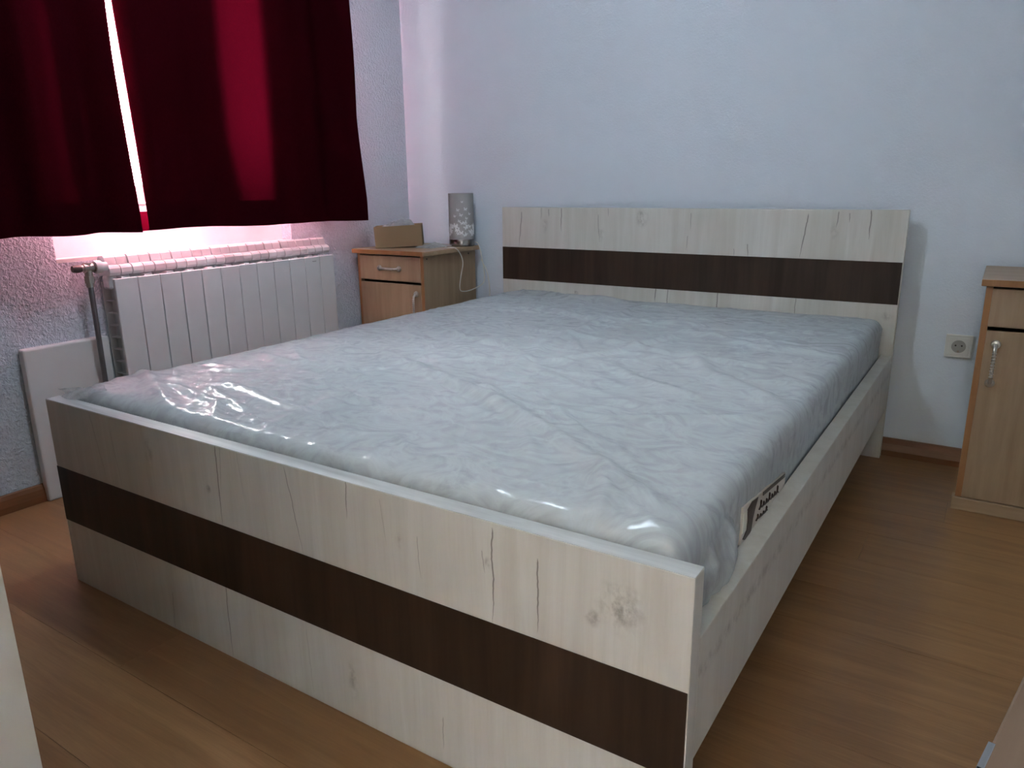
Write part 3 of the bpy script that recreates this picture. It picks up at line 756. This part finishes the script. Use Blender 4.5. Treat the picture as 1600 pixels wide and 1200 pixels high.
# ------------------------------------------------------------------ wall socket
so = Vector((1.880, YB, .435)); M['plastic_white'] = plain('socket_plastic', (.72, .72, .68), .4)
sk = empty('wall_socket', so, 'white square wall socket between the bed and the right nightstand', 'socket')
m = MB().box((-.042, -.010, -.041), (.042, 0, .041), .003); pk = m.build('frame', M['plastic_white'], sk)
m = MB(); m.box((-.031, -.0125, -.031), (.031, -.0095, .031), .001); ins = m.build('insert', M['plastic_white'], sk)
M['socket_grey'] = plain('socket_recess', (.33, .32, .29), .5)
MB().lathe([(.0225, -.0132), (.0205, -.0135), (.0195, -.0126), (0, -.0126)], (0, 0, 0), 28, 'Y').build('recess', M['socket_grey'], sk)
for (a, c) in ((-.0095, .003), (.0095, .003)):
    MB().lathe([(0, -.0131), (.0030, -.0131), (.0030, -.0126)], (a, 0, c), 12, 'Y').build('pin_hole', M['gap'], sk)
MB().box((-.003, -.0142, -.021), (.003, -.0126, -.014)).build('earth_clip', M['steel'], sk)

# ------------------------------------------------------------------ wardrobe at the lower left of the picture
M['cream'] = plain('cream_panel', (.74, .71, .63), .45, 0, .4, .08, 200)
M['door_brown'] = wood('wardrobe_door', (.16, .10, .06), (.25, .165, .10), 'Z')
wx1, wy1 = 1.021, -.534
wo = Vector((.22, -.82, 0)); wr = empty('wardrobe', wo, 'tall cream wardrobe at the lower left edge, its flat side panel showing', 'wardrobe')
MB(wo).box((wx1-.018, YF+.004, 0), (wx1, wy1, 2.10), .001).build('side_panel', M['cream'], wr)
MB(wo).box((-.60, YF+.004, 0), (-.582, wy1, 2.10), .001).build('side_panel', M['cream'], wr)
MB(wo).box((-.582, YF+.004, 2.08), (wx1-.018, wy1, 2.10)).build('top_panel', M['cream'], wr)
MB(wo).box((-.582, YF+.004, .06), (wx1-.018, wy1-.03, .078)).box((-.582, YF+.004, .078), (wx1-.018, YF+.010, 2.08)).build('carcass', M['cream'], wr)
MB(wo).box((-.582, wy1-.05, 0), (wx1-.018, wy1-.034, .06)).build('plinth', M['cream'], wr)
dw = (wx1-.018+.582)/3
for k in range(3):
    d = MB(wo).box((-.582+k*dw+.0015, wy1-.020, .064), (-.582+(k+1)*dw-.0015, wy1-.002, 2.076), .001).build('door', M['door_brown'], wr)
    xh = -.582 + k*dw + (.05 if k else dw-.05)
    MB(wo).tube([(xh, wy1-.002, 1.0), (xh, wy1+.02, 1.0), (xh, wy1+.02, 1.14), (xh, wy1-.002, 1.14)], .005, 8).build('handle', M['steel'], d)

# ------------------------------------------------------------------ low wooden stool at the lower right edge
M['stool'] = wood('stool_wood', (.235, .150, .098), (.31, .21, .145), 'Y', .5)
sto = Vector((2.010, -.116, 0))
st = empty('low_table', sto, 'low brown wooden table with metal corner at the lower right corner of the picture', 'table', None, math.radians(-11.2))
tp = MB().box((0, 0, .428), (.40, .46, .45), .003).build('table_top', M['stool'], st)
MB().box((-.003, -.003, .430), (.004, .050, .4506), .001).box((-.003, -.003, .430), (.045, .004, .4506), .001).build('corner_guard', M['steel'], tp)
for (a, c) in ((.02, .02), (.34, .02), (.02, .40), (.34, .40)):
    MB().box((a, c, 0), (a+.04, c+.04, .428), .003).build('leg', M['stool'], st)

# ------------------------------------------------------------------ ceiling lamp (above the frame)
cl_o = Vector((LAMP_POS[0], LAMP_POS[1], ZC))
cl_ = empty('ceiling_lamp', cl_o, 'bare bulb ceiling lamp above the bed', 'lamp')
MB(cl_o).lathe([(0, ZC), (.05, ZC), (.045, ZC-.025), (.0, ZC-.03)], (LAMP_POS[0], LAMP_POS[1], 0), 24).build('ceiling_rose', M['plastic_white'], cl_)
MB(cl_o).tube([(LAMP_POS[0], LAMP_POS[1], ZC-.03), (LAMP_POS[0], LAMP_POS[1], LAMP_POS[2]+.075)], .018, 14).build('socket', M['plastic_white'], cl_)
t = NT('bulb_glow'); em = t.n('ShaderNodeEmission'); t.put(em.inputs[0], LAMP_COL); t.put(em.inputs[1], 4.0); t.t.links.new(em.outputs[0], t.out.inputs[0])
bulb = MB(cl_o).lathe([(0, -.02), (.012, -.018), (.018, -.01), (.018, .0), (0, .002)], (LAMP_POS[0], LAMP_POS[1], LAMP_POS[2]+.085), 20).build('bulb', t.m, cl_)
ho = Vector((1.95, -2.0, ZC))
hl = empty('hall_lamp', ho, 'ceiling lamp in the hall behind the open doorway', 'lamp')
MB(ho).lathe([(0, ZC), (.12, ZC), (.12, ZC-.02), (.0, ZC-.02)], (ho.x, ho.y, 0), 24).build('mount', M['plastic_white'], hl)
hd = bpy.data.lights.new('hall_bulb', 'POINT'); hd.energy = HALL_W; hd.color = HALL_COL; hd.shadow_soft_size = .12
hoo = bpy.data.objects.new('hall_bulb', hd); COL.objects.link(hoo); hoo.location = (ho.x, ho.y, 2.28)
ld = bpy.data.lights.new('ceiling_bulb', 'POINT'); ld.energy = LAMP_W; ld.color = LAMP_COL; ld.shadow_soft_size = .045
lo = bpy.data.objects.new('ceiling_bulb', ld); COL.objects.link(lo); lo.location = LAMP_POS
